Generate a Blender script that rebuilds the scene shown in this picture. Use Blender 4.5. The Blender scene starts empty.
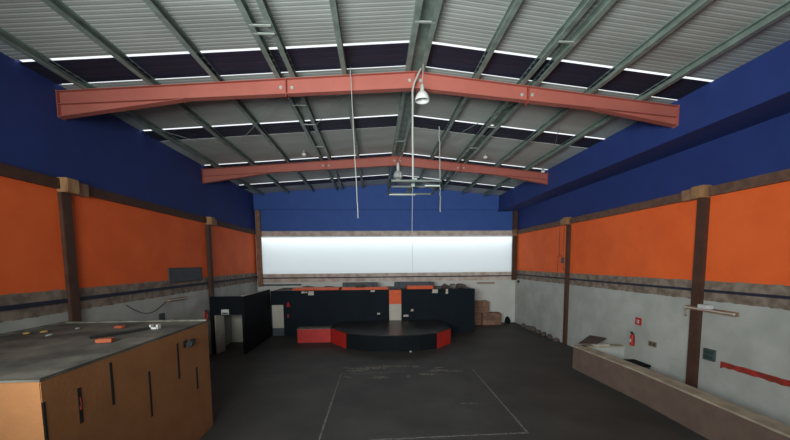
import bpy, bmesh, math, random
from mathutils import Vector, Matrix
R = math.radians
random.seed(7)
col = bpy.context.scene.collection
sc = bpy.context.scene

# ------------------------------------------------------------ camera
cam_d = bpy.data.cameras.new('camera'); cam = bpy.data.objects.new('camera', cam_d); col.objects.link(cam)
sc.camera = cam
pi_, ya_, ro_ = R(-4.82), R(3.313), R(-.451)
f = Vector((math.sin(ya_)*math.cos(pi_), math.cos(ya_)*math.cos(pi_), math.sin(pi_)))
r = Vector((math.cos(ya_), -math.sin(ya_), 0)); u = r.cross(f)
r2 = r*math.cos(ro_) + u*math.sin(ro_); u2 = -r*math.sin(ro_) + u*math.cos(ro_)
M = Matrix(((r2.x, u2.x, -f.x), (r2.y, u2.y, -f.y), (r2.z, u2.z, -f.z))).to_4x4()
M.translation = Vector((0, 0, 5.1))
cam.matrix_world = M
cam_d.sensor_width = 36; cam_d.lens = 340/790*36; cam_d.shift_y = (290.8-220)/790
cam_d.clip_end = 200

# ------------------------------------------------------------ world, lights, exposure
w = bpy.data.worlds.new('sky'); sc.world = w; w.use_nodes = True
bg = w.node_tree.nodes['Background']; bg.inputs[0].default_value = (.93, .97, 1, 1); bg.inputs[1].default_value = 1.2
sc.view_settings.view_transform = 'Standard'; sc.view_settings.look = 'None'
sc.view_settings.exposure = 0.0; sc.view_settings.gamma = 1; sc.view_settings.use_curve_mapping = False

def area(name, loc, target, sx, sy, power, color):
    l = bpy.data.lights.new(name, 'AREA'); l.shape = 'RECTANGLE'; l.size = sx; l.size_y = sy; l.energy = power; l.color = color
    o = bpy.data.objects.new(name, l); col.objects.link(o); o.location = loc
    o.rotation_euler = (Vector(target)-Vector(loc)).to_track_quat('-Z', 'Y').to_euler()
    return o
# daylight through the big opening in the front wall behind the camera
area('front_opening_daylight', (-3.2, -2.6, 6.2), (5.2, 20, 8.8), 8, 3.2, 1480, (.97, 1, .98)).data.spread = R(108)
# added strip lamp outside, grazing down the translucent band to brighten its top
area('band_top_fill', (1.2, 28.35, 7.75), (1.2, 27.62, 6.6), 21, .25, 420, (.95, .98, 1))

# ------------------------------------------------------------ materials
MATS = {}
def mat(name, c, rough=.8, c2=None, scale=3, amount=.5, metal=0, bump=0, bscale=20, spec=.5, stretch=None, detail=5):
    m = bpy.data.materials.new(name); m.use_nodes = True; nt = m.node_tree; N = nt.nodes; L = nt.links
    b = N['Principled BSDF']; b.inputs['Roughness'].default_value = rough; b.inputs['Metallic'].default_value = metal
    b.inputs['Specular IOR Level'].default_value = spec
    tc = N.new('ShaderNodeNewGeometry'); mp = N.new('ShaderNodeMapping'); L.new(tc.outputs['Position'], mp.inputs[0])
    if stretch: mp.inputs['Scale'].default_value = stretch
    nz = N.new('ShaderNodeTexNoise'); nz.inputs['Scale'].default_value = scale; nz.inputs['Detail'].default_value = detail
    L.new(mp.outputs[0], nz.inputs['Vector'])
    if c2 is None: c2 = tuple(x*.8 for x in c)
    mr = N.new('ShaderNodeMapRange'); mr.inputs[1].default_value = .5-.25/max(amount, .01)*.5; mr.inputs[2].default_value = .5+.25/max(amount, .01)*.5
    L.new(nz.outputs[0], mr.inputs[0])
    mx = N.new('ShaderNodeMix'); mx.data_type = 'RGBA'; mx.inputs[6].default_value = (*c, 1); mx.inputs[7].default_value = (*c2, 1)
    L.new(mr.outputs[0], mx.inputs[0]); L.new(mx.outputs[2], b.inputs['Base Color'])
    if bump:
        n2 = N.new('ShaderNodeTexNoise'); n2.inputs['Scale'].default_value = bscale; n2.inputs['Detail'].default_value = 4
        L.new(tc.outputs['Position'], n2.inputs['Vector'])
        bp = N.new('ShaderNodeBump'); bp.inputs['Strength'].default_value = bump; bp.inputs['Distance'].default_value = .03
        L.new(n2.outputs[0], bp.inputs['Height']); L.new(bp.outputs[0], b.inputs['Normal'])
    MATS[name] = m
    return m
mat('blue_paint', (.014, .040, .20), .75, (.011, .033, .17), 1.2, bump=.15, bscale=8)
mat('blue_back_lit', (.038, .105, .38), .75, (.031, .09, .33), 1.2, bump=.15, bscale=8)  # lighter copy of blue_paint; the back wall's stronger light is in the colour
mat('orange_paint', (.80, .17, .035), .7, (.70, .14, .028), .8, bump=.1, bscale=8)
mat('white_paint', (.47, .49, .46), .85, (.38, .40, .37), .7, bump=.2, bscale=6)
mat('brick_band', (.24, .20, .16), .95, (.13, .10, .08), 4, amount=1, bump=.8, bscale=12)
mat('pale_band', (.60, .55, .50), .9, (.44, .35, .29), 2.2, amount=1, bump=.4, bscale=12)
mat('navy_strip', (.018, .02, .045), .7)
mat('white_back_lit', (.62, .64, .61), .85, (.52, .54, .51), .7, bump=.2, bscale=6)  # white_paint brightened, so the lower back wall carries light in its colour
mat('brown_mid', (.16, .085, .055), .8, (.10, .052, .035), 4, amount=1)
mat('brown_paint', (.085, .038, .022), .75, (.05, .02, .012), 3, bump=.3, bscale=10)
mat('brown_light', (.30, .17, .10), .8, (.2, .10, .06), 4, amount=1)
mat('capital_wood', (.40, .23, .10), .7, (.26, .14, .06), 5, stretch=(1, 1, .3), amount=1)
mat('steel_red', (.36, .105, .078), .65, (.31, .085, .062), 1.5)
mat('steel_red_dark', (.30, .05, .035), .6)
mat('galvanised', (.25, .33, .295), .5, (.16, .215, .19), 2.5, metal=.25, amount=.8)
mat('galvanised_dark', (.10, .12, .11), .55, (.07, .085, .08), 3, metal=.2)
mat('clip_metal', (.36, .41, .38), .45, (.28, .33, .30), 5)
mat('roof_sheet', (.40, .445, .425), .6, (.30, .33, .315), .8, metal=.1, amount=.8, stretch=(.35, 1.2, 1))
mat('dark_sheet', (.010, .013, .036), .7, (.007, .009, .024), 1.5)
mat('floor_paint', (.056, .055, .049), .62, (.036, .036, .033), .55, amount=.8, bump=.25, bscale=9, spec=.35, detail=8)
mat('booth_ochre', (.34, .15, .052), .8, (.27, .115, .04), 1.6, bump=.25, bscale=14)
mat('booth_roof', (.15, .145, .12), .9, (.06, .058, .05), 1.2, amount=1, bump=.5, bscale=5, detail=8)
mat('dusty_rim', (.20, .20, .165), .9, (.11, .11, .09), 4, amount=1)
mat('black_paint', (.006, .009, .013), .8, (.004, .006, .008), 1.5, spec=.15)
mat('black_rubber', (.010, .010, .010), .8)
mat('navy_wall', (.007, .013, .020), .75, (.005, .010, .015), 1.0, spec=.15)
mat('stage_top', (.035, .033, .030), .32, (.022, .021, .02), 1.5, spec=.5)
mat('red_paint', (.50, .022, .016), .6, (.38, .015, .012), 2)
mat('red_dull', (.42, .03, .02), .8, (.20, .03, .02), 6, amount=1)
mat('orange_panel', (.75, .10, .015), .6)
mat('cream', (.52, .50, .44), .8, (.42, .40, .34), 2)
mat('grey_box', (.07, .085, .10), .7, (.05, .06, .075), 3)
mat('cardboard', (.26, .15, .10), .9, (.16, .085, .06), 3, amount=1)
mat('counter_tile', (.17, .115, .092), .75, (.12, .08, .064), 2.5, bump=.3, bscale=16)
mat('counter_ledge', (.42, .38, .28), .85, (.30, .26, .19), 2, amount=1, bump=.3)
mat('board_brown', (.085, .055, .045), .8)
mat('enamel', (.66, .68, .66), .4)
mat('cord_white', (.36, .37, .35), .8)
mat('chalk', (.22, .22, .20), .9, (.07, .07, .065), 14, amount=1, detail=8)
mat('scrape', (.21, .20, .175), .95, (.065, .062, .055), 9, amount=1, detail=8)
mat('green_box', (.02, .06, .045), .7)
mat('rubble', (.12, .10, .085), .95, (.06, .05, .045), 6)
mat('rust_orange', (.40, .095, .035), .8)
mat('yellow_scrap', (.45, .30, .07), .8)

# the painted side walls: one wall with a plastered brick course between the two paints
def band_wall(name):
    m = bpy.data.materials.new(name); m.use_nodes = True; nt = m.node_tree; N = nt.nodes; L = nt.links
    b = N['Principled BSDF']; b.inputs['Roughness'].default_value = .8
    g = N.new('ShaderNodeNewGeometry'); sp = N.new('ShaderNodeSeparateXYZ'); L.new(g.outputs['Position'], sp.inputs[0])
    nz = N.new('ShaderNodeTexNoise'); nz.inputs['Scale'].default_value = 3; nz.inputs['Detail'].default_value = 6; L.new(g.outputs['Position'], nz.inputs['Vector'])
    def math_(op, a, c):
        n = N.new('ShaderNodeMath'); n.operation = op
        for i, v in enumerate((a, c)):
            if isinstance(v, (int, float)): n.inputs[i].default_value = v
            else: L.new(v, n.inputs[i])
        return n.outputs[0]
    z = math_('ADD', sp.outputs[2], math_('MULTIPLY', math_('SUBTRACT', nz.outputs[0], .5), .12))
    big = N.new('ShaderNodeTexNoise'); big.inputs['Scale'].default_value = .9; big.inputs['Detail'].default_value = 5; L.new(g.outputs['Position'], big.inputs['Vector'])
    def two(c1, c2, fac):
        n = N.new('ShaderNodeMix'); n.data_type = 'RGBA'
        for i, c in ((6, c1), (7, c2)):
            if isinstance(c, tuple): n.inputs[i].default_value = (*c, 1)
            else: L.new(c, n.inputs[i])
        L.new(fac, n.inputs[0]); return n.outputs[2]
    s = N.new('ShaderNodeMapRange'); s.inputs[1].default_value = .35; s.inputs[2].default_value = .65; L.new(big.outputs[0], s.inputs[0])
    s3 = N.new('ShaderNodeMapRange'); s3.inputs[1].default_value = .4; s3.inputs[2].default_value = .62; L.new(nz.outputs[0], s3.inputs[0])
    white = two((.47, .49, .46), (.37, .39, .36), s.outputs[0])
    brick = two((.27, .225, .175), (.15, .115, .09), s3.outputs[0])
    orange = two((.88, .145, .026), (.80, .12, .02), s.outputs[0])
    blue = two((.014, .037, .19), (.011, .031, .16), s.outputs[0])
    c = two(white, brick, math_('GREATER_THAN', z, 3.67))
    c = two(c, orange, math_('GREATER_THAN', z, 4.36))
    c = two(c, blue, math_('GREATER_THAN', z, 7.45))
    L.new(c, b.inputs['Base Color'])
    bp = N.new('ShaderNodeBump'); bp.inputs['Strength'].default_value = .25; bp.inputs['Distance'].default_value = .03
    L.new(nz.outputs[0], bp.inputs['Height']); L.new(bp.outputs[0], b.inputs['Normal'])
    MATS[name] = m
band_wall('side_wall')

m = bpy.data.materials.new('translucent_sheet'); m.use_nodes = True; nt = m.node_tree; N = nt.nodes; L = nt.links
for n in list(N): N.remove(n)
out = N.new('ShaderNodeOutputMaterial'); tr = N.new('ShaderNodeBsdfTranslucent'); di = N.new('ShaderNodeBsdfDiffuse'); mx = N.new('ShaderNodeMixShader')
tr.inputs[0].default_value = (.79, .83, .84, 1); di.inputs[0].default_value = (.7, .72, .72, 1); mx.inputs[0].default_value = .22
L.new(tr.outputs[0], mx.inputs[1]); L.new(di.outputs[0], mx.inputs[2]); L.new(mx.outputs[0], out.inputs[0])
MATS['translucent_sheet'] = m
m = bpy.data.materials.new('clear_acrylic'); m.use_nodes = True; b = m.node_tree.nodes['Principled BSDF']
b.inputs['Base Color'].default_value = (.75, .8, .78, 1); b.inputs['Roughness'].default_value = .15; b.inputs['Transmission Weight'].default_value = .55; b.inputs['IOR'].default_value = 1.2
MATS['clear_acrylic'] = m

# ------------------------------------------------------------ mesh helpers
class MB:
    def __init__(s): s.bm = bmesh.new()
    def box(s, x0, x1, y0, y1, z0, z1, bev=0):
        vs = [s.bm.verts.new(p) for p in ((x0,y0,z0),(x1,y0,z0),(x1,y1,z0),(x0,y1,z0),(x0,y0,z1),(x1,y0,z1),(x1,y1,z1),(x0,y1,z1))]
        fs = [s.bm.faces.new([vs[i] for i in q]) for q in ((0,3,2,1),(4,5,6,7),(0,1,5,4),(1,2,6,5),(2,3,7,6),(3,0,4,7))]
        if bev:
            es = set(e for f_ in fs for e in f_.edges)
            bmesh.ops.bevel(s.bm, geom=list(es), offset=bev, segments=2, affect='EDGES')
        return s
    def obox(s, c, size, rot):       # oriented box
        mt = Matrix.Translation(c) @ rot.to_4x4()
        q = [mt @ Vector((a*size[0]/2, b_*size[1]/2, d*size[2]/2)) for d in (-1, 1) for a, b_ in ((-1,-1),(1,-1),(1,1),(-1,1))]
        v = [s.bm.verts.new(p) for p in q]
        for k in ((0,3,2,1),(4,5,6,7),(0,1,5,4),(1,2,6,5),(2,3,7,6),(3,0,4,7)): s.bm.faces.new([v[i] for i in k])
        return s
    def prism(s, pts, d):            # polygon of 3D points extruded by vector d
        d = Vector(d); a = [s.bm.verts.new(p) for p in pts]; b_ = [s.bm.verts.new(Vector(p)+d) for p in pts]; n = len(a)
        s.bm.faces.new(a); s.bm.faces.new(b_[::-1])
        for i in range(n): s.bm.faces.new((a[i], b_[i], b_[(i+1) % n], a[(i+1) % n]))
        bmesh.ops.recalc_face_normals(s.bm, faces=s.bm.faces)
        return s
    def tube(s, pts, rad, n=8):
        pts = [Vector(p) for p in pts]; rings = []
        for i, p in enumerate(pts):
            t = (pts[min(i+1, len(pts)-1)] - pts[max(i-1, 0)]).normalized()
            a = t.orthogonal().normalized() if i == 0 else (pa - t*pa.dot(t)).normalized()
            pa = a; b_ = t.cross(a)
            rr = rad[i] if isinstance(rad, (list, tuple)) else rad
            rings.append([s.bm.verts.new(p + (a*math.cos(k*2*math.pi/n) + b_*math.sin(k*2*math.pi/n))*rr) for k in range(n)])
        for i in range(len(rings)-1):
            for k in range(n): s.bm.faces.new((rings[i][k], rings[i][(k+1) % n], rings[i+1][(k+1) % n], rings[i+1][k]))
        s.bm.faces.new(rings[0][::-1]); s.bm.faces.new(rings[-1])
        return s
    def lathe(s, c, prof, n=24, close=False):
        rings = [[s.bm.verts.new((c[0]+r_*math.cos(k*2*math.pi/n), c[1]+r_*math.sin(k*2*math.pi/n), c[2]+z)) for k in range(n)] for r_, z in prof]
        for i in range(len(rings)-1):
            for k in range(n): s.bm.faces.new((rings[i][k], rings[i][(k+1) % n], rings[i+1][(k+1) % n], rings[i+1][k]))
        if close: s.bm.faces.new(rings[0][::-1]); s.bm.faces.new(rings[-1])
        return s
    def build(s, name, m, parent=None, smooth=False):
        bmesh.ops.recalc_face_normals(s.bm, faces=s.bm.faces)
        if parent is None:
            co = [v.co for v in s.bm.verts]
            org = Vector(((min(c.x for c in co)+max(c.x for c in co))/2, (min(c.y for c in co)+max(c.y for c in co))/2, min(c.z for c in co)))
        else:
            org = wloc(parent)
        for v in s.bm.verts: v.co -= org
        me = bpy.data.meshes.new(name); s.bm.to_mesh(me); s.bm.free()
        me.materials.append(MATS[m] if isinstance(m, str) else m)
        if smooth:
            for p in me.polygons: p.use_smooth = True
        o = bpy.data.objects.new(name, me); col.objects.link(o)
        if parent is None: o.location = org
        else: o.parent = parent
        return o
def wloc(o):
    v = Vector((0, 0, 0))
    while o: v += o.location; o = o.parent
    return v
def tag(o, label, cat, group=None):
    o['label'] = label; o['category'] = cat
    if group: o['group'] = group
    return o
def thing(name, loc, label, cat, group=None):
    o = bpy.data.objects.new(name, None); col.objects.link(o); o.location = loc
    return tag(o, label, cat, group)
def struct(o):
    o['kind'] = 'structure'; return o

XL, XR, XB, YB, XR0 = -9.35, 11.63, 10.04, 27.6, 1.33
YF = -3.0
def zr(x, h=0): return 11.03 + h - (.075*(XR0-x) if x < XR0 else .101*(x-XR0))   # top line of the steel rafters
SH = .23                                                                          # sheets lie on the purlins

# ------------------------------------------------------------ setting
struct(MB().box(XL-.3, XR+.3, YF-.3, YB+.3, -.2, 0).build('floor', 'floor_paint'))
struct(MB().box(XL-.25, XL, YF, YB, 0, zr(XL, SH)+.06).build('wall_left', 'side_wall'))
struct(MB().box(XR, XR+.25, YF, YB, 0, zr(XR, SH)+.06).build('wall_right', 'side_wall'))
# box gutter bulkhead along the right wall
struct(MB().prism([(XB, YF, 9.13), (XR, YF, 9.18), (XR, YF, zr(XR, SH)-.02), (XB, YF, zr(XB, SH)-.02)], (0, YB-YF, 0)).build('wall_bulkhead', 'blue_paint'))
def gable(y0, y1, z0, x0=XL, x1=XR):
    return MB().prism([(x0, y0, z0), (x1, y0, z0), (x1, y0, zr(x1, SH)-.01), (XR0, y0, zr(XR0, SH)-.01), (x0, y0, zr(x0, SH)-.01)], (0, y1-y0, 0))
# back wall: white masonry, brick course, translucent daylight band, blue cladding above
WB0, WB1 = -8.95, 11.30
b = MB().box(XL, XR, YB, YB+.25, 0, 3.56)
struct(b.build('wall_back', 'white_back_lit'))
struct(MB().box(XL, XR, YB-.03, YB+.25, 3.56, 4.22).build('trim_back_course', 'pale_band'))
struct(MB().box(XL, XR, YB-.07, YB-.03, 3.86, 3.95).build('trim_back_strip', 'navy_strip'))
b = MB().box(XL, WB0, YB, YB+.25, 4.22, 7.2).box(WB1, XR, YB, YB+.25, 4.22, 7.2)
struct(b.build('wall_back_pier', 'white_paint'))
struct(MB().box(XL, XR, YB-.06, YB+.2, 7.2, 7.6).build('trim_back_beam', 'pale_band'))
struct(MB().box(XL, XR, YB, YB+.2, 7.6, 9.27).build('wall_back_blue', 'blue_back_lit'))
struct(gable(YB-.16, YB+.2, 9.27).build('wall_back_gable', 'blue_back_lit'))
wn = struct(MB().box(WB0, WB1, YB+.08, YB+.085, 4.22, 7.2).build('window_1', 'translucent_sheet'))
# front wall behind the camera with the big opening
b = MB().box(XL, XR, YF-.25, YF, 0, 4.4).box(XL, -8.2, YF-.25, YF, 4.4, 8.2).box(1.3, XR, YF-.25, YF, 4.4, 8.2)
struct(b.build('wall_front', 'white_paint'))
struct(gable(YF-.25, YF, 8.2).build('wall_front_gable', 'blue_paint'))
# brown beams and dark strips along the side walls
for nm, x0, x1, z0, z1, mt in (('trim_left_beam', XL, XL+.13, 7.33, 7.63, 'brown_paint'), ('trim_right_beam', XR-.13, XR, 7.28, 7.60, 'brown_mid'),
                               ('trim_left_strip', XL, XL+.04, 3.96, 4.08, 'navy_strip'), ('trim_right_strip', XR-.04, XR, 3.97, 4.06, 'navy_strip')):
    struct(MB().box(x0, x1, YF, YB, z0, z1).build(nm, mt))

# roof sheets: ribs run down the slope
SEG = [(YF, 9.95), (11.20, 14.70), (15.97, 19.63), (20.88, 24.40), (25.70, YB+.2)]
DARK = [(10.035, 11.13), (14.80, 15.91), (19.74, 20.82), (24.52, 25.64)]
def ribbed(bm, y0, y1, x0, x1, dz=0, pitch=.14, rh=.006):
    n = max(2, round((y1-y0)/pitch)); prof = []
    for i in range(n):
        a = y0 + (y1-y0)*i/n; p = (y1-y0)/n
        prof += [(a, 0), (a+.55*p, 0), (a+.68*p, rh), (a+.87*p, rh)]
    prof.append((y1, 0))
    va = [bm.verts.new((x0, y, zr(x0, SH)+dz+h)) for y, h in prof]; vb = [bm.verts.new((x1, y, zr(x1, SH)+dz+h)) for y, h in prof]
    for i in range(len(prof)-1): bm.faces.new((va[i], va[i+1], vb[i+1], vb[i]))
b = MB()
for y0, y1 in SEG: ribbed(b.bm, y0, y1, XL-.3, XR0); ribbed(b.bm, y0, y1, XR0, XR+.3)
o = struct(b.build('ceiling', 'roof_sheet'))
sm = o.modifiers.new('thick', 'SOLIDIFY'); sm.thickness = .008
sides = ('left', 'right'); where = ['before the near red frame', 'between the two red frames', 'just behind the far red frame', 'nearest the blue back wall']
for (y0, y1), wh in zip(DARK, where):
    for sd, x0, x1 in (('left', XL-.12, XR0-.05), ('right', XR0+.05, XB+.25)):
        b = MB(); ribbed(b.bm, y0, y1, x0, x1, -.01, .26)
        o = b.build('roof_light_panel', 'dark_sheet'); sm = o.modifiers.new('thick', 'SOLIDIFY'); sm.thickness = .012
        tag(o, f'dark navy roof strip {wh}, {sd} slope', 'roof panel', 'dark roof strips with daylight at their edges')
struct(MB().prism([(XR0-.22, YF, zr(XR0-.22, SH)-.035), (XR0, YF, zr(XR0, SH)-.035), (XR0+.22, YF, zr(XR0+.22, SH)-.035), (XR0, YF, zr(XR0, SH)-.05)], (0, YB-YF, 0)).build('trim_ridge', 'galvanised'))

# ------------------------------------------------------------ purlins
PX = [(-8.55, 'nearest the left wall'), (-6.62, 'second from the left wall'), (-4.7, 'third from the left wall, plain and single'),
      (-2.88, 'left member of the double line on the left slope'), (-2.43, 'right member of the double line on the left slope'),
      (-.87, 'single, just left of the ridge pair'), (1.10, 'left member of the pair under the ridge'), (1.55, 'right member of the pair under the ridge'),
      (3.27, 'single, just right of the ridge pair'), (4.76, 'left member of the double line on the right slope'), (5.18, 'right member of the double line on the right slope'),
      (7.02, 'second from the blue bulkhead on the right'), (8.78, 'nearest the blue bulkhead on the right')]
for x, lb in PX:
    z = zr(x) + .01; h = .215; s = 1 if x < XR0 else -1; t = .012; wd = .14
    x0, x1 = (x-wd/2, x+wd/2)
    prof = [(x0, z), (x1, z), (x1, z+.03), (x1-t, z+.03), (x1-t, z+t), (x0+t, z+t), (x0+t, z+h-t), (x1-t, z+h-t), (x1-t, z+h-.03), (x1, z+h-.03), (x1, z+h), (x0, z+h)]
    if s < 0: prof = [(2*x-a, c) for a, c in prof]
    o = MB().prism([(a, YF+.02, c) for a, c in prof], (0, YB-.18-YF, 0)).build('roof_purlin', 'galvanised')
    tag(o, 'galvanised steel roof purlin ' + lb, 'purlin', 'galvanised roof purlins')
# spacer clips between the doubled purlins
for xa, xb, ys, wh in ((-2.88, -2.43, (8.75, 9.05, 12.9, 14.6, 17.3, 21.9), 'left double purlin'), (1.10, 1.55, (8.9, 12.2, 17.25), 'ridge purlins'), (4.76, 5.18, (8.9, 14.4, 17.0, 22.5), 'right double purlin')):
    for k, y in enumerate(ys):
        z = zr((xa+xb)/2)
        o = MB().box(xa-.03, xb+.03, y-.03, y+.03, z-.012, z+.008).build('purlin_clip', 'clip_metal')
        tag(o, f'pale metal spacer clip under the {wh}, ' + ('nearest the camera' if k == 0 else ['', 'second', 'third', 'fourth', 'fifth', 'sixth'][k] + ' from the camera'), 'clip', 'spacer clips of the doubled purlins')

# ------------------------------------------------------------ red portal frames
def rafter_half(fr, y, x0, x1, d0, d1, hx, hd):
    # x0 ridge end, x1 wall end; depth d0 at ridge, d1 at wall; haunch from hx to x1 reaching hd below
    z0, z1 = zr(x0), zr(x1); fw = .11; t = .016
    def slab(pa, pb, th):      # a flange between two points of the frame plane
        (xa, za), (xb, zb) = pa, pb
        return [(xa, y-fw, za), (xb, y-fw, zb), (xb, y-fw, zb-th), (xa, y-fw, za-th)]
    r_ = MB().prism([(x0, y-.008, z0-t), (x1, y-.008, z1-t), (x1, y-.008, z1-d1+t), (x0, y-.008, z0-d0+t)], (0, .016, 0))
    o = r_.build('rafter_web', 'steel_red', fr)
    b = MB().prism(slab((x0, z0), (x1, z1), t), (0, 2*fw, 0)).prism(slab((x0, z0-d0+t), (x1, z1-d1+t), t), (0, 2*fw, 0))
    b.build('rafter_flange', 'steel_red', fr)
    k = (hx-x0)/(x1-x0); dh = d0+(d1-d0)*k; zh = z0+(z1-z0)*k-dh
    MB().prism([(hx, y-.009, zh), (x1, y-.009, z1-d1), (x1, y-.009, z1-hd+t)], (0, .018, 0)).prism(slab((hx, zh), (x1, z1-hd+t), t), (0, 2*fw, 0)).build('haunch', 'steel_red', fr)
    s = 1 if x1 > x0 else -1
    MB().box(min(x1, x1+s*.02), max(x1, x1+s*.02), y-fw-.01, y+fw+.01, z1-hd-.03, z1+.02).build('end_plate', 'steel_red', fr)
def portal(y, label, full):
    fr = thing('portal_frame', (XR0, y, 9.4), label, 'roof beam', 'red portal frames')
    rafter_half(fr, y, XR0-.012, XL+.025, .50, .38, -5.7, .74)
    rafter_half(fr, y, XR0+.012, XB-.025, .50, .36, 7.2, .62)
    # splice plates and bolt washers
    for x in (-2.66, XR0, 4.95):
        z = zr(x); b = MB().box(x-.012, x+.012, y-.112, y+.112, z-.53, z+.01); b.build('splice_plate', 'steel_red_dark', fr)
        for s in (-1, 1):
            c = Vector((x+s*.17, y-.03, z-.24)); b = MB().tube([c, c+Vector((0, .02, 0))], .05, 14); b.tube([c-Vector((0, .02, 0)), c], .022, 6); b.build('bolt', 'clip_metal', fr)
portal(11.17, 'red steel roof frame nearest the camera, with flared ends', True)
portal(19.67, 'red steel roof frame farther away, smaller looking, near the back wall', False)
# thin bracing rods under the sheets
for a, c, lb in (((-8.4, 14.0), (-6.9, 16.9), 'thin bracing rod on the left roof slope near the left wall'), ((-6.4, 16.6), (-2.9, 11.9), 'thin bracing rod crossing the left slope toward the double purlin'),
                 ((3.3, 16.9), (5.0, 12.0), 'thin bracing rod on the right roof slope'), ((-.8, 12.0), (-2.5, 14.9), 'thin bracing rod left of the ridge'), ((6.6, 11.9), (8.6, 16.3), 'thin bracing rod nearest the blue bulkhead')):
    o = MB().tube([(a[0], a[1], zr(a[0])-.02), (c[0], c[1], zr(c[0])-.02)], .012, 6).build('bracing_rod', 'galvanised')
    tag(o, lb, 'rod', 'roof bracing rods')

# ------------------------------------------------------------ wall columns with timber capitals
def column(x, y, side, z0, label, lit='brown_paint', w=.34, d=.17, zt=7.45):
    c = thing('column', (x, y, z0), label, 'column', 'brown columns on the walls')
    if side in ('l', 'r'):
        s = 1 if side == 'l' else -1; xa, xb = sorted((x, x+s*d))
        MB().box(xa, xb, y-w/2, y+w/2, z0, zt-.2, .012).build('shaft', lit, c)
        xa, xb = sorted((x, x+s*(d+.2)))
        MB().box(xa, xb, y-w/2-.02, y+w/2+.08, zt-.2, zt+.22, .02).build('capital', 'capital_wood', c)
        xa, xb = sorted((x, x+s*(d+.1)))
        MB().box(xa, xb, y+w/2+.08, y+w/2+.55, zt-.2, zt+.19, .02).build('bracket', 'brown_light', c)
    return c
column(XL, 10.98, 'l', 0, 'near dark brown column on the left wall, standing behind the ochre booth', d=.12)
column(XL, 19.75, 'l', 0, 'far brown column on the left wall beside the dark board')
column(XR, 11.5, 'r', 0, 'near dark brown column on the right wall, behind the long counter')
column(XR, 19.85, 'r', 0, 'far brown column on the right wall', w=.26)
for x, z0, zt, lb in ((-9.05, 3.25, 9.2, 'light brown post at the left end of the bright window band'), (11.42, 3.56, 9.2, 'brown post at the right end of the bright window band')):
    c = thing('corner_post', (x, YB-.2, z0), lb, 'post', 'posts at the back wall corners')
    MB().box(x-.17, x+.17, YB-.3, YB-.07, z0, zt, .01).build('shaft', 'brown_light' if x < 0 else 'brown_paint', c)
    MB().box(x-.2, x+.2, YB-.33, YB-.07, 7.15, 7.65, .01).build('collar', 'brown_light', c)

# ------------------------------------------------------------ ochre booth on the left
bx0, bx1, by0, by1, bz = XL+.01, -5.16, 5.39, 10.65, 3.33
bo = thing('booth', ((bx0+bx1)/2, (by0+by1)/2, 0), 'ochre painted flat-roofed booth with black wall slots, on the left', 'booth')
MB().box(bx0, bx1, by0, by1, 0, bz-.02, .01).build('booth_wall', 'booth_ochre', bo)
b = MB(); n = 14
gv = [[b.bm.verts.new((bx0+(bx1-bx0)*i/n, by0+(by1-by0)*j/n, bz+.03+(random.uniform(-.012, .012) if 0 < i < n and 0 < j < n else 0))) for j in range(n+1)] for i in range(n+1)]
for i in range(n):
    for j in range(n): b.bm.faces.new((gv[i][j], gv[i+1][j], gv[i+1][j+1], gv[i][j+1]))
b.box(bx0, bx1, by0, by1, bz-.02, bz+.015)
b.build('booth_roof', 'booth_roof', bo)
MB().box(bx0, bx0+.12, by0, by1, bz, bz+.07).box(bx0, bx1, by1-.09, by1, bz, bz+.07).build('roof_rim', 'dusty_rim', bo)
for k, (y, z0, z1, wd) in enumerate(((5.42, 2.3, 2.98, .04), (6.05, 2.34, 2.97, .075), (6.78, 2.35, 3.2, .065), (7.86, 1.61, 2.67, .065), (9.01, 2.10, 3.04, .075), (9.87, 1.5, 2.14, .08))):
    MB().box(bx1-.04, bx1+.006, y-wd/2, y+wd/2, z0, z1).build('slot', 'black_rubber', bo)
MB().box(bx1+.006, bx1+.012, 6.03, 6.07, 2.58, 2.66).tube([(bx1+.01, 6.05, 2.8), (bx1+.014, 6.055, 2.7), (bx1+.01, 6.05, 2.6)], .006, 5).build('wire', 'red_dull', bo)
fl = thing('floodlight', (bx1+.012, 9.3, 2.85), 'small black floodlight on the ochre booth wall', 'floodlight')
MB().obox(Vector((bx1+.17, 9.34, 2.97)), (.08, .24, .20), Matrix.Rotation(R(25), 3, 'Y')).build('housing', 'black_rubber', fl)
MB().obox(Vector((bx1+.216, 9.34, 2.95)), (.015, .17, .13), Matrix.Rotation(R(25), 3, 'Y')).build('lens', 'grey_box', fl)
MB().box(bx1+.012, bx1+.13, 9.31, 9.37, 2.94, 2.98).box(bx1+.012, bx1+.03, 9.25, 9.43, 2.86, 3.04).build('bracket', 'black_rubber', fl)
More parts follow.
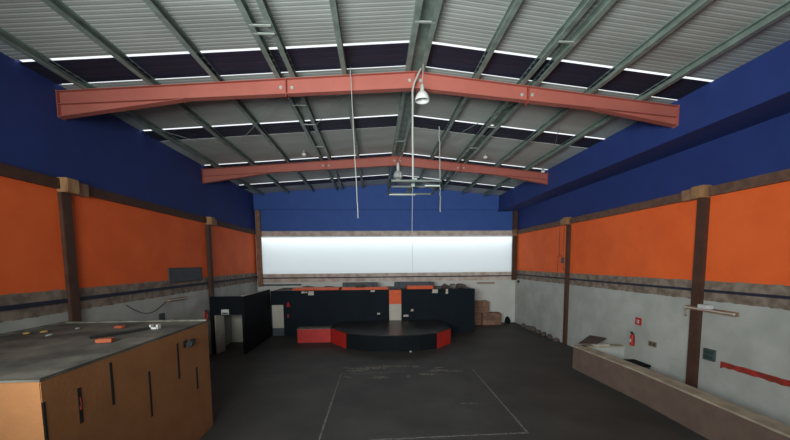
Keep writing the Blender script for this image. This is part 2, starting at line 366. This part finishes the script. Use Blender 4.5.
# loose things on the booth roof
zt = bz+.046
def blob(name, m, c, size, rot, label, cat, seed, group=None):
    rd = random.Random(seed); b = MB()
    bmesh.ops.create_icosphere(b.bm, subdivisions=2, radius=.5)
    for v in b.bm.verts:
        v.co *= rd.uniform(.82, 1.1); v.co.x *= size[0]; v.co.y *= size[1]; v.co.z = max(v.co.z, -.28)*size[2]
    bmesh.ops.rotate(b.bm, verts=b.bm.verts, cent=(0, 0, 0), matrix=Matrix.Rotation(R(rot), 3, 'Z'))
    zmin = min(v.co.z for v in b.bm.verts)
    for v in b.bm.verts: v.co += Vector((c[0], c[1], c[2]-zmin))
    return tag(b.build(name, m), label, cat, group)
def brick(name, m, c, size, rot, label, cat, group=None, holes=True):
    b = MB().box(-size[0]/2, size[0]/2, -size[1]/2, size[1]/2, 0, size[2], .008)
    if holes:
        for k in (-1, 0, 1): b.tube([(k*size[0]*.28, 0, size[2]*.9), (k*size[0]*.28, 0, size[2]+.006)], size[1]*.15, 10)
    bmesh.ops.rotate(b.bm, verts=b.bm.verts, cent=(0, 0, 0), matrix=Matrix.Rotation(R(rot), 3, 'Z'))
    bmesh.ops.translate(b.bm, verts=b.bm.verts, vec=c)
    return tag(b.build(name, m), label, cat, group)
brick('brick', 'rust_orange', (-6.03, 7.83, zt), (.30, .17, .08), 12, 'larger orange brick lying on the booth roof', 'brick', 'orange bricks on the booth roof')
brick('brick', 'rust_orange', (-6.95, 9.55, zt), (.22, .13, .06), -8, 'smaller orange brick farther back on the booth roof', 'brick', 'orange bricks on the booth roof')
pk = thing('plank', (-6.2, 8.8, zt), 'long thin dark pole lying on the booth roof ending in a white clamp', 'pole')
MB().tube([(-6.65, 8.2, zt+.03), (-5.98, 9.28, zt+.03)], .035, 8).build('shaft', 'black_rubber', pk)
MB().box(-5.98, -5.80, 9.26, 9.32, zt, zt+.05).box(-5.99, -5.95, 9.26, 9.40, zt, zt+.12).box(-5.82, -5.78, 9.26, 9.40, zt, zt+.12).build('clamp', 'enamel', pk)
for k, (x, y, mt, lb) in enumerate(((-8.77, 8.95, 'yellow_scrap', 'small yellowish scrap at the left end of the booth roof'), (-8.5, 9.12, 'yellow_scrap', 'pale yellow crumpled scrap beside another on the booth roof'),
                              (-7.96, 8.66, 'clip_metal', 'grey crumpled scrap in the middle of the booth roof'), (-8.0, 9.5, 'clip_metal', 'tiny white scrap near the back edge of the booth roof'))):
    blob('scrap', mt, (x, y, zt), (.17, .1, .06), k*40, lb, 'scrap', 20+k, 'scraps on the booth roof')

# ------------------------------------------------------------ left wall fittings
bd = thing('wall_board', (XL, 17.4, 4.2), 'dark grey rectangular board mounted low on the orange left wall', 'board')
MB().box(XL, XL+.06, 15.95, 18.85, 4.22, 4.92, .01).build('panel', 'grey_box', bd)
MB().box(XL+.06, XL+.08, 15.95, 18.85, 4.22, 4.27).box(XL+.06, XL+.08, 15.95, 18.85, 4.87, 4.92).box(XL+.06, XL+.08, 15.95, 16.0, 4.27, 4.87).box(XL+.06, XL+.08, 18.8, 18.85, 4.27, 4.87).build('rim', 'board_brown', bd)
def tube_light(p0, p1, n, label, droop=0):
    p0, p1, n = Vector(p0), Vector(p1), Vector(n); mid = (p0+p1)/2; d = p1-p0; ln = d.length; d.normalize(); up = Vector((0, 0, 1))
    t = thing('tube_light', p0.lerp(p1, .5), label, 'light fitting', 'fluorescent fittings on the walls')
    rot = Matrix((d, n, d.cross(n))).transposed()
    MB().obox(mid+n*.04, (ln, .09, .13), rot).build('body', 'brown_light', t)
    MB().tube([p0+n*.10+d*.05, p1+n*.10-d*.05], .018, 8).build('tube', 'enamel', t)
    for q in (p0+d*.04, p1-d*.04): MB().obox(q+n*.08, (.03, .08, .06), rot).build('socket', 'enamel', t)
    return t
tube_light((XL, 15.7, 3.47), (XL, 17.3, 3.43), (1, 0, 0), 'long thin light fitting on the left wall above the booth')
pts = [(XL+.03, 13.2+ (15.62-13.2)*k/16, 3.58-.14*k/16 - .42*math.sin(math.pi*min(1, k/16))*(1 if k < 17 else 0)) for k in range(17)]
tag(MB().tube(pts, .012, 6).build('cable', 'board_brown'), 'thin dark cable sagging along the white left wall', 'cable')
gb = thing('meter_box', (XL, 15.3, 2.6), 'small dark green box on the white left wall', 'box')
MB().box(XL, XL+.06, 15.1, 15.45, 2.62, 2.95, .01).build('case', 'green_box', gb); MB().box(XL+.06, XL+.07, 15.14, 15.41, 2.66, 2.91).build('door', 'grey_box', gb)

def extinguisher(x, y, z, sx, label, k=1):
    t = thing('fire_extinguisher', (x, y, z), label, 'fire extinguisher'); c = (x+sx*.11*k, y, z)
    MB().lathe(c, [(.0, 0), (.075*k, 0), (.08*k, .02), (.08*k, .36*k), (.065*k, .42*k), (.03*k, .45*k), (.0, .45*k)], 16).build('cylinder', 'red_paint', t, True)
    MB().box(c[0]-.02, c[0]+.02, y-.02, y+.08*k, z+.45*k, z+.5*k).box(c[0]-.01, c[0]+.01, y-.03, y+.13*k, z+.5*k, z+.53*k).build('valve', 'black_rubber', t)
    MB().tube([(c[0], y-.02, z+.48*k), (c[0]+sx*.03, y-.12*k, z+.46*k), (c[0]+sx*.04, y-.13*k, z+.3*k), (c[0]+sx*.03, y-.11*k, z+.12*k)], .012, 6).build('hose', 'black_rubber', t)
    xa, xb = sorted((x, x+sx*.03)); MB().box(xa, xb, y-.03, y+.03, z+.2*k, z+.44*k).build('bracket', 'clip_metal', t)
    MB().box(c[0]+sx*.077*k-.004, c[0]+sx*.077*k+.004, y-.035*k, y+.035*k, z+.14*k, z+.27*k).build('label_plate', 'enamel', t)
extinguisher(XL, 18.95, 2.05, 1, 'small red fire extinguisher on the left wall at the black doorway front')
extinguisher(XR, 14.4, 1.28, -1, 'red fire extinguisher hanging on the white right wall', 1.15)

# ------------------------------------------------------------ right wall fittings
sg = thing('fire_sign', (XR, 14.25, 2.22), 'small red sign with a white emblem above the extinguisher on the right wall', 'sign')
MB().box(XR-.02, XR, 14.08, 14.42, 2.24, 2.56).build('plate', 'red_paint', sg)
MB().box(XR-.026, XR-.02, 14.2, 14.26, 2.3, 2.46).box(XR-.026, XR-.02, 14.18, 14.34, 2.44, 2.47).box(XR-.026, XR-.02, 14.3, 14.33, 2.32, 2.42).build('emblem', 'enamel', sg)
so = thing('socket_plate', (XR, 13.42, 1.5), 'double wall socket with a brown rim on the white right wall', 'socket')
MB().box(XR-.03, XR, 13.22, 13.62, 1.47, 1.68, .005).build('frame', 'brown_light', so)
for y in (13.33, 13.51): MB().box(XR-.04, XR-.03, y-.06, y+.06, 1.51, 1.64).build('cover', 'grey_box', so)
t = tube_light((XR, 10.0, 3.36), (XR, 11.8, 3.38), (-1, 0, 0), 'long light fitting crossing the near column on the right wall', 1)
t.location.x -= .17
MB().box(XR-.43, XR-.2, 10.75, 11.15, 3.42, 3.56, .02).build('ballast', 'enamel', t)
MB().tube([(XR-.24, 11.76, 3.36), (XR-.25, 11.78, 3.2), (XR-.24, 11.76, 3.1)], .012, 6).tube([(XR-.24, 11.76, 3.1), (XR-.24, 11.76, 3.04)], .03, 8).build('hanging_lead', 'brown_light', t)
eb = thing('electric_box', (XR, 10.95, 1.58), 'dark rectangular electric box beside the near column on the right wall', 'box')
MB().box(XR-.09, XR, 10.76, 11.15, 1.6, 2.0, .008).build('case', 'grey_box', eb)
for z in (1.66, 1.83): MB().box(XR-.10, XR-.09, 10.8, 11.11, z, z+.12).build('cover', 'green_box', eb)
# broad red brush line
rd = random.Random(3); b = MB(); top = []; bot = []
for k in range(40):
    y = 10.6 - k*.145; top.append((XR-.006, y, 1.68+.0*k+rd.uniform(-.012, .012))); bot.append((XR-.006, y, 1.50+rd.uniform(-.02, .02)-(.07 if k == 0 else 0)))
vt = [b.bm.verts.new(p) for p in top]; vb = [b.bm.verts.new(p) for p in bot]
vt2 = [b.bm.verts.new(Vector(p)+Vector((.005, 0, 0))) for p in top]; vb2 = [b.bm.verts.new(Vector(p)+Vector((.005, 0, 0))) for p in bot]
for k in range(39):
    for q in ((vt[k], vt[k+1], vb[k+1], vb[k]), (vt[k], vt2[k], vt2[k+1], vt[k+1]), (vb[k], vb[k+1], vb2[k+1], vb2[k])): b.bm.faces.new(q)
tag(b.build('painted_stripe', 'red_dull'), 'ragged red stripe painted along the white right wall', 'painted stripe')
# conduit, wires and small box on the orange wall beside the far column
cd = thing('conduit', (XR, 20.55, 4.4), 'wiring remains with small bluish box on the orange wall by the far right column', 'conduit')
for y, z0, z1 in ((20.95, 5.35, 7.2), (20.45, 5.6, 7.2), (21.05, 4.45, 5.2), (20.4, 4.5, 4.9)): MB().tube([(XR-.015, y, z0), (XR-.02, y+.02, (z0+z1)/2), (XR-.015, y, z1)], .014, 6).build('wire', 'rubble', cd)
MB().box(XR-.06, XR, 20.35, 20.62, 4.95, 5.3, .01).build('switch_box', 'grey_box', cd)
MB().tube([(XR-.02, 21.15, 5.3), (XR-.03, 20.8, 5.45), (XR-.03, 20.55, 5.35), (XR-.02, 20.4, 5.55)], .016, 6).build('wire', 'board_brown', cd)

# ------------------------------------------------------------ long counter on the right
cp = [(9.32, 15.3), (9.50, 11.5), (9.42, 9.0), (9.36, 6.2), (9.36, 2.0)]
ct = thing('counter', (9.4, 10, 0), 'long low counter with pinkish tiled front and pale ledge on the right', 'counter')
def ribbon(pts, x_off0, x_off1, z0, z1):
    b = MB(); ring = []
    for x, y in pts: ring.append([b.bm.verts.new(p) for p in ((x+x_off0, y, z0), (x+x_off1, y, z0), (x+x_off1, y, z1), (x+x_off0, y, z1))])
    for i in range(len(ring)-1):
        for k in range(4): b.bm.faces.new((ring[i][k], ring[i][(k+1) % 4], ring[i+1][(k+1) % 4], ring[i+1][k]))
    b.bm.faces.new(ring[0]); b.bm.faces.new(ring[-1][::-1]); return b
ribbon(cp, 0, .28, 0, 1.06).build('front_wall', 'counter_tile', ct)
ribbon(cp, -.05, .48, 1.06, 1.12).build('ledge', 'counter_ledge', ct)
# short return at the far end with a cover board lying on it
MB().box(9.6, XR-.01, 15.0, 15.3, 0, 1.06).build('return_wall', 'white_paint', ct)
MB().box(9.68, XR-.01, 14.95, 15.36, 1.06, 1.12).build('return_ledge', 'counter_ledge', ct)
MB().box(10.2, 10.9, 15.0, 15.3, 1.12, 1.19).build('pad', 'cream', ct)
o = MB().prism([(9.5, 15.2, 1.195), (11.12, 16.85, 1.195), (11.55, 16.15, 1.195), (10.35, 15.1, 1.195)], (0, 0, .035)).build('board', 'board_brown')
tag(o, 'dark brown board lying on the far end of the counter', 'board')
gc = thing('crate', (11.3, 13.9, 0), 'dark green crate against the right wall behind the counter', 'crate')
MB().box(11.0, 11.6, 13.45, 14.35, 0, .58, .01).build('body', 'green_box', gc); MB().box(10.97, 11.62, 13.42, 14.38, .58, .66, .01).build('lid', 'black_paint', gc)

# ------------------------------------------------------------ black partitions, doors, service block
Zp = 3.28
struct(MB().box(-9.14, -9.0, 19.2, 19.3, 0, 2.25).box(-7.42, -7.28, 19.2, 19.3, 0, 2.25).box(-9.14, -7.28, 19.2, 19.3, 2.25, Zp).build('wall_lobby', 'black_paint'))
struct(MB().box(-7.42, -7.30, 19.3, 24.0, 0, Zp).build('wall_lobby_side', 'black_paint'))
struct(MB().box(-7.44, -7.28, 19.22, 24.0, Zp, Zp+.04).build('trim_lobby_cap', 'cream'))
struct(MB().box(-9.3, -7.45, 22.3, 22.4, 0, 2.9).build('wall_lobby_inner', 'cream'))
struct(MB().box(-7.28, -7.24, 24, 24.14, 0, Zp-.12).box(-6.44, .97, 24, 24.14, 0, Zp-.12).box(1.83, 7.14, 24, 24.14, 0, Zp-.12).box(-7.28, -6.44, 24, 24.14, 2.18, Zp-.12).box(.97, 1.83, 24.02, 24.14, 3.12, Zp-.12).build('wall_stage', 'navy_wall'))
d = MB().box(-7.23, -6.45, 24.04, 24.1, .55, 2.17).build('door_2', 'cream'); struct(d)
struct(MB().box(-7.23, -6.45, 24.03, 24.11, 0, .55).build('door_2_kickplate', 'grey_box'))
struct(MB().box(.97, 1.83, 24.0, 24.02, 2.13, 3.13).build('trim_1', 'orange_panel'))
struct(MB().box(.97, 1.83, 24.0, 24.02, 0, 2.13).build('trim_2', 'cream'))
struct(MB().box(.97, 1.83, 24.02, 24.14, 0, 3.12).build('wall_stage_infill', 'navy_wall'))
# double doorway: open white leaves inside the lobby
for x, ang, lb in ((-8.95, 76, 0), (-7.45, 108, 1)):
    dl = MB().box(0, .72, 0, .045, .02, 2.2, .004)
    rot = Matrix.Rotation(R(ang), 3, 'Z'); bmesh.ops.rotate(dl.bm, verts=dl.bm.verts, cent=(0, 0, 0), matrix=rot); bmesh.ops.translate(dl.bm, verts=dl.bm.verts, vec=(x, 19.36, 0))
    o = struct(dl.build('door_1' if lb == 0 else 'door_3', 'cream' if lb == 0 else 'black_paint'))
    hp = rot @ Vector((.64, -.03, 1.0)) + Vector((x, 19.36, 0)); hq = rot @ Vector((.52, -.06, 1.0)) + Vector((x, 19.36, 0)); MB().tube([hp, hq], .015, 6).build('door_handle', 'black_rubber', o)
es = thing('exit_sign', (-8.3, 19.2, 2.27), 'small pale rectangular sign above the black doorway on the left', 'sign')
MB().box(-8.52, -8.12, 19.16, 19.2, 2.28, 2.56, .004).build('plate', 'enamel', es)
MB().box(-8.47, -8.18, 19.15, 19.16, 2.31, 2.39).build('band', 'green_box', es)
# bell and alarm beside the small white door
bl = thing('alarm_bell', (-6.07, 24, 2.05), 'red alarm bell on the black wall right of the small white door', 'bell')
MB().lathe((-6.07, 23.93, 2.08), [(0, .3), (.05, .29), (.08, .22), (.10, .1), (.15, .04), (.17, 0), (0, 0)], 16).build('dome', 'red_paint', bl, True)
MB().box(-6.13, -6.01, 23.96, 24, 2.1, 2.36).build('mount', 'red_paint', bl)
ca = thing('call_point', (-6.1, 24, 1.3), 'tiny red call point below the alarm bell', 'call point')
MB().box(-6.17, -6.05, 23.93, 24, 1.28, 1.5, .005).build('case', 'red_dull', ca); MB().box(-6.14, -6.08, 23.925, 23.93, 1.34, 1.44).build('glass_plate', 'brown_paint', ca)
# roof of the service block
struct(MB().box(-7.28, 7.14, 24.14, 27.5, 3.04, 3.14).build('roof_service_block', 'board_brown'))
struct(MB().box(7.02, 7.14, 24.14, 27.5, 0, 3.04).build('wall_service_block', 'white_paint'))
def slab_thing(name, m, x0, x1, y0, y1, z0, z1, label, cat, group=None, dz=0):
    b = MB().prism([(x0, y0, z0), (x1, y0, z0+dz), (x1, y0, z1+dz), (x0, y0, z1)], (0, y1-y0, 0)); return tag(b.build(name, m), label, cat, group)
slab_thing('panel_board', 'orange_panel', -5.9, -2.6, 24.5, 25.9, 3.145, 3.27, 'orange board lying on the roof above the red riser box', 'board', 'orange boards on the service roof')
slab_thing('panel_board', 'orange_panel', -2.4, .9, 24.3, 25.3, 3.145, 3.30, 'orange board in front of the left long dark duct', 'board', 'orange boards on the service roof')
slab_thing('panel_board', 'orange_panel', 2.3, 4.2, 24.4, 25.2, 3.145, 3.36, 'orange board in front of the right long dark duct', 'board', 'orange boards on the service roof')
for x0, x1, y, z0, z1, lb in ((-2.45, .15, 25.5, 3.145, 3.60, 'long dark grey duct box left of the orange and white panel'), (1.45, 4.45, 25.5, 3.145, 3.60, 'long dark grey duct box right of the orange and white panel')):
    x0 = max(x0, -7.2)
    d_ = thing('duct_box', ((x0+x1)/2, y, z0), lb, 'duct', 'dark duct boxes on the service roof')
    MB().box(x0, x1, y, y+.5, z0, z1, .02).build('body', 'grey_box', d_)
    for k in (x0+.3, x1-.34): MB().box(k, k+.04, y-.012, y+.51, z0+.01, z1+.012).build('strap', 'black_rubber', d_)
pp = thing('wall_pipe', (-7.4, YB, 3.3), 'dark horizontal pipe along the back wall above the small white door', 'pipe')
MB().tube([(-8.9, YB-.1, 3.36), (-5.9, YB-.1, 3.36)], .06, 10).build('pipe', 'grey_box', pp)
for k in (-8.5, -7.4, -6.3): MB().box(k-.03, k+.03, YB-.17, YB, 3.29, 3.43).build('clamp', 'galvanised_dark', pp)
rd = random.Random(5)
for k, (x, y, lb) in enumerate(((-5.2, 26.5, 'grey rubble heap at the left of the service roof'), (-3.6, 26.2, 'low grey rubble heap next to the left long duct'), (-1.1, 24.8, 'pale scrap on top of the orange board by the left long duct'),
                       (5.1, 24.8, 'grey rubble heap on the right end of the service roof'), (5.8, 25.0, 'larger pale rubble heap on the right end of the service roof'), (6.4, 25.2, 'small rubble at the far right corner of the service roof'))):
    blob('rubble_heap', 'rubble' if k != 4 else 'dusty_rim', (x, y, 3.142 if k != 2 else 3.30), (rd.uniform(.6, 1.1), .5, .45 if k > 2 else .25), k*25, lb, 'rubble', 30+k, 'rubble on the service roof')
# paper scraps hanging on the black wall's top edge
def paper(x, z, wd, h, label):
    b = MB(); v = []
    n = 5
    for i in range(n+1):
        z_ = z-h*i/n; off = .012*math.sin(i*1.7); v.append((b.bm.verts.new((x-wd/2+.02*math.sin(i), 23.985+off-.01, z_)), b.bm.verts.new((x+wd/2+.02*math.sin(i*2), 23.985-off-.01, z_))))
    for i in range(n): b.bm.faces.new((v[i][0], v[i][1], v[i+1][1], v[i+1][0]))
    o = b.build('paper_scrap', 'cream'); s_ = o.modifiers.new('thick', 'SOLIDIFY'); s_.thickness = .003; tag(o, label, 'paper', 'paper scraps on the black wall')
paper(-5.05, 3.12, .22, .14, 'pale paper scrap on the black wall top, leftmost one')
paper(-4.82, 3.10, .16, .10, 'second pale paper scrap on the black wall top')
paper(-4.5, 3.12, .38, .28, 'largest pale paper scrap on the left part of the black wall')
paper(-.2, 3.14, .3, .12, 'pale paper scrap on the wall top left of the orange panel')
paper(4.25, 3.14, .4, .26, 'pale square paper scrap on the wall top behind the right of the stage')
paper(5.1, 3.16, .16, .34, 'narrow pale paper strip near the right end of the black wall')
paper(.2, 1.52, .2, .12, 'small white paper low on the black wall left of the white panel')
paper(2.15, 1.35, .36, .14, 'white paper low on the black wall right of the white panel')
paper(2.6, 1.75, .18, .16, 'faint small paper above another, right of the white panel')

# ------------------------------------------------------------ round stage
st = thing('stage', (1.4, 21.5, 0), 'low rounded black stage with red end panels in front of the black wall', 'stage')
zs = .97
P = [(-2.86, 21.6), (-1.76, 19.95), (-.9, 19.45), (.1, 19.12), (1.3, 18.98), (2.5, 19.1), (3.58, 19.5), (4.68, 20.75)]
arc = [(-2.3, 23.95), (-2.86, 22.8)]
top_pts = arc + P + [(4.72, 22.6), (4.3, 23.95)]
MB().prism([(x, y, zs-.05) for x, y in top_pts], (0, 0, .05)).build('deck', 'stage_top', st)
def panel(a, c, m, nm):
    (xa, ya), (xb, yb) = a, c; d_ = Vector((yb-ya, -(xb-xa), 0)).normalized()*.03; d_ = -d_
    MB().prism([(xa, ya, 0), (xb, yb, 0), (xb, yb, zs-.05), (xa, ya, zs-.05)], (d_.x, d_.y, 0)).build(nm, m, st)
panel(P[0], P[1], 'red_paint', 'side_panel')
panel(P[6], P[7], 'red_paint', 'side_panel')
b = MB(); fr_pts = P[1:7]
a_ = [b.bm.verts.new((x, y, 0)) for x, y in fr_pts]; c_ = [b.bm.verts.new((x, y, zs-.05)) for x, y in fr_pts]
e_ = [b.bm.verts.new((x, y+.04, 0)) for x, y in fr_pts]; g_ = [b.bm.verts.new((x, y+.04, zs-.05)) for x, y in fr_pts]
for i in range(5): b.bm.faces.new((a_[i], a_[i+1], c_[i+1], c_[i])); b.bm.faces.new((e_[i+1], e_[i], g_[i], g_[i+1])); b.bm.faces.new((c_[i], c_[i+1], g_[i+1], g_[i]))
b.build('front_panel', 'black_paint', st)
panel((4.68, 20.75), (4.72, 22.6), 'black_paint', 'side_panel')
blob('scrap', 'cream', (1.95, 18.85, 0), (.13, .1, .12), 10, 'small white scrap on the floor before the stage front', 'scrap', 61)
rb = thing('riser_box', (-3.95, 21.9, 0), 'low red box standing left of the stage', 'box')
MB().box(-5.0, -2.9, 21.7, 22.4, 0, .88, .01).build('body', 'red_paint', rb); MB().box(-5.02, -2.9, 21.68, 22.42, .88, .91).build('top_edge', 'dusty_rim', rb)

# ------------------------------------------------------------ boxes and fittings at the back right
def carton(x0, x1, y0, y1, z0, z1, label):
    c = thing('carton', ((x0+x1)/2, (y0+y1)/2, z0), label, 'box', 'brown cartons stacked at the back right')
    MB().box(x0, x1, y0, y1, z0, z1, .03).build('body', 'cardboard', c)
    MB().box(x0+.03, x1-.03, y0-.004, y0+.003, (z0+z1)/2-.02, (z0+z1)/2+.02).build('seam', 'board_brown', c)
carton(7.5, 8.5, 26.6, 27.4, .0, .98, 'lower left brown carton beside the black wall end')
carton(8.56, 10.1, 26.5, 27.35, .0, .96, 'wide lower brown carton at the right of the stack')
carton(7.75, 9.1, 26.6, 27.35, .985, 1.92, 'upper brown carton, topmost of the stack at the back right')
blob('rubble_heap', 'black_paint', (10.85, 27.2, 0), (.5, .4, .75), 0, 'small dark heap on the floor in the back right corner', 'rubble', 71)
tube_light((8.4, YB, 3.32), (9.85, YB, 3.32), (0, -1, 0), 'light fitting on the white back wall above the cartons')
rd = random.Random(11)
rub = ['nearest the corner', 'second from the corner', 'third from the corner', 'fourth from the corner', 'fifth from the corner', 'sixth from the corner', 'nearest the far right column']
for k in range(7):
    y = 25.4-k*.8; blob('rubble_heap', 'rubble', (XR-.22, y, 0), (.36, .5, rd.uniform(.25, .55)), k*33, 'small rubble heap at the foot of the right wall, ' + rub[k], 'rubble', 80+k, 'rubble along the right wall')
jb = thing('junction_box', (XR, 26.9, 3.3), 'small dark box high in the back right corner', 'box')
MB().box(XR-.1, XR, 26.8, 27.0, 3.36, 3.56, .005).build('case', 'black_rubber', jb); MB().box(XR-.11, XR-.1, 26.82, 26.98, 3.38, 3.54).build('cover', 'board_brown', jb)

# ------------------------------------------------------------ hanging lamps, cords, suspended rack
l1 = thing('high_bay_lamp', (1.49, 10.68, 9.96), 'white dome lamp hanging at the ridge of the near red frame', 'lamp', 'hanging high bay lamps')
c = (1.49, 10.68, 9.96)
MB().lathe(c, [(.25, .0), (.255, .01), (.24, .10), (.20, .20), (.13, .29), (.08, .33), (.075, .33), (.12, .28), (.185, .195), (.225, .09), (.24, .0), (.25, 0)], 28).build('shade', 'enamel', l1, True)
MB().lathe(c, [(.065, .33), (.07, .34), (.07, .52), (.05, .55), (0, .55)], 18).build('housing', 'clip_metal', l1, True)
MB().lathe(c, [(0, .08), (.05, .1), (.07, .16), (.05, .24), (.035, .3)], 16).build('bulb', 'enamel', l1, True)
MB().tube([(1.49, 10.68, 10.42), (1.49, 10.68, 10.6), (1.51, 10.68, 10.72), (1.52, 10.68, 11.02)], .012, 6).build('hook_wire', 'cord_white', l1)
for o in l1.children:
    if not o.name.startswith('hook'): o.scale = (.86, .86, .86)
l2 = thing('high_bay_lamp', (1.34, 19.3, 9.71), 'clear acrylic lamp hanging at the ridge of the far red frame', 'lamp', 'hanging high bay lamps')
c = (1.34, 19.3, 9.71)
MB().lathe(c, [(.16, 0), (.25, .08), (.27, .18), (.22, .32), (.12, .42), (.08, .44)], 24).build('shade', 'clear_acrylic', l2, True).modifiers.new('t', 'SOLIDIFY').thickness = .006
MB().lathe(c, [(.0, .42), (.08, .43), (.08, .82), (.03, .87), (0, .87)], 18).build('housing', 'enamel', l2, True)
MB().lathe(c, [(0, .1), (.06, .12), (.08, .2), (.05, .3), (.04, .42)], 16).build('bulb', 'enamel', l2, True)
MB().tube([(1.34, 19.3, 10.58), (1.38, 19.3, 10.7), (1.5, 19.3, 10.9), (1.53, 19.3, 11.03)], .012, 6).build('hook_wire', 'cord_white', l2)
for x, y, lb in ((-3.56, 18.2, 'tiny white round lamp under the left roof slope before the far frame'), (5.85, 18.05, 'tiny white round lamp under the right roof slope before the far frame'), (9.6, 19.3, 'small white lamp at the right end of the far red frame')):
    t = thing('bulkhead_lamp', (x, y, zr(x)-.1), lb, 'lamp', 'small round roof lamps'); c = (x, y, zr(x)-.12)
    MB().lathe(c, [(0, 0), (.07, .015), (.115, .07), (.12, .13), (0, .14)], 18).build('globe', 'enamel', t, True)
    MB().lathe(c, [(.05, .14), (.05, .30), (.0, .31)], 10).build('stem', 'galvanised', t)
def cord(name, pts, rad, m, label, cat='cord', n=8):
    return tag(MB().tube(pts, rad, n).build(name, m), label, cat)
def wob(x0, x1, y, z0, z1, a, n=24, seed=1):
    rd = random.Random(seed); return [(x0+(x1-x0)*i/n+rd.uniform(-a, a), y+rd.uniform(-a, a), z0+(z1-z0)*i/n) for i in range(n+1)]
cord('cord', wob(-.68, -.52, 10.98, 11.04, 6.5, .008, seed=2), .013, 'cord_white', 'thin white cord hanging left of the ridge from the near frame')
cord('cord', wob(2.92, 2.98, 15.5, 11.2, 7.35, .02, seed=3), .026, 'cord_white', 'frayed white cord hanging right of the ridge in the middle of the hall')
rp = thing('hanging_rack', (1.25, 11.2, 7.47), 'grey metal rectangular rack hung on a thick cable from the ridge', 'rack')
rp_pts = [(1.49, 10.94, 11.03), (1.42, 10.92, 10.9), (1.28, 10.93, 10.6)] + [(1.23+.003*math.sin(k), 10.98, 10.4-k*.276) for k in range(11)]
cord('hanging_cable', rp_pts, .030, 'cord_white', 'thick pale cable hanging from the ridge and carrying the metal rack', 'cable')
b = MB()
zf = 7.55; x0, x1, y0, y1 = .49, 2.08, 10.5, 12.5; hw = .028
for (xa, ya, xb, yb) in ((x0, y0, x1, y0), (x0, y1, x1, y1), (x0, y0, x0, y1), (x1, y0, x1, y1), (x0, 11.3, x1, 11.3)):
    b.box(min(xa, xb)-hw, max(xa, xb)+hw, min(ya, yb)-hw, max(ya, yb)+hw, zf-hw, zf+hw)
b.build('frame', 'galvanised_dark', rp)
MB().box(1.16, 1.3, 10.45, 12.5, zf+.03, zf+.07).box(1.18, 1.28, 10.9, 11.05, zf-.08, zf+.12).build('hanger', 'galvanised', rp)
MB().box(x0+.05, x1-.6, 12.38, 12.52, zf-.06, zf-.03).box(1.6, x1, 10.9, 11.02, zf-.07, zf-.03).build('batten', 'clip_metal', rp)
MB().tube([(1.22, 10.98, 7.47), (1.2, 10.98, 6.2), (1.21, 10.98, 4.8)], .007, 6).build('pull_cord', 'cord_white', rp)

# ------------------------------------------------------------ floor marking: faint painted rectangle with scraped patches
fm = thing('floor_marking', (1.2, 12.5, 0), 'faint pale rectangle outline with scraped patches on the dark floor', 'floor marking')
def strip(a, c, wd, nm='line', m_='chalk', seed=0):
    a, c = Vector((*a, .003)), Vector((*c, .003)); d_ = (c-a).normalized(); n_ = Vector((-d_.y, d_.x, 0)); rd = random.Random(seed); b = MB(); v = []
    for i in range(41):
        p = a.lerp(c, i/40); v.append((b.bm.verts.new(p+n_*wd*rd.uniform(.25, .6)), b.bm.verts.new(p-n_*wd*rd.uniform(.25, .6))))
    for i in range(40): b.bm.faces.new((v[i][0], v[i][1], v[i+1][1], v[i+1][0]))
    b.build(nm, m_, fm)
strip((-1.62, 15.5), (-1.68, 9.3), .06, seed=1); strip((4.56, 15.7), (4.48, 9.5), .06, seed=2); strip((-1.62, 15.35), (1.3, 15.45), .07, seed=3); strip((-.2, 9.42), (4.5, 9.5), .07, seed=4)
def patch(x, y, wx, wy, seed, k=26):
    rd = random.Random(seed); b = MB(); c0 = b.bm.verts.new((x, y, .005)); ph = [rd.uniform(0, 6.28) for _ in range(4)]; v = []
    for i in range(k):
        a = i*2*math.pi/k; r_ = 1+.28*math.sin(2*a+ph[0])+.22*math.sin(5*a+ph[1])+.16*math.sin(9*a+ph[2])+rd.uniform(-.12, .12); v.append(b.bm.verts.new((x+wx*r_*math.cos(a), y+wy*r_*math.sin(a), .005)))
    for i in range(k): b.bm.faces.new((c0, v[i], v[(i+1) % k]))
    b.build('scraped_patch', 'scrape', fm)
for q in ((-.3, 16.1, .75, .22, 1), (.4, 16.35, .5, .14, 2), (.15, 14.75, .28, .18, 3), (-.9, 15.75, .35, .16, 4), (1.2, 16.3, .5, .10, 5), (1.45, 14.8, .12, .12, 6), (2.3, 15.0, .3, .18, 7), (2.9, 15.5, .35, .2, 8),
          (3.6, 15.35, .4, .12, 9), (-1.4, 16.3, .25, .08, 10), (3.3, 11.7, .25, .06, 11), (-1.3, 14.9, .2, .08, 12), (1.9, 16.2, .12, .22, 13), (3.0, 15.9, .2, .12, 14)): patch(*q)
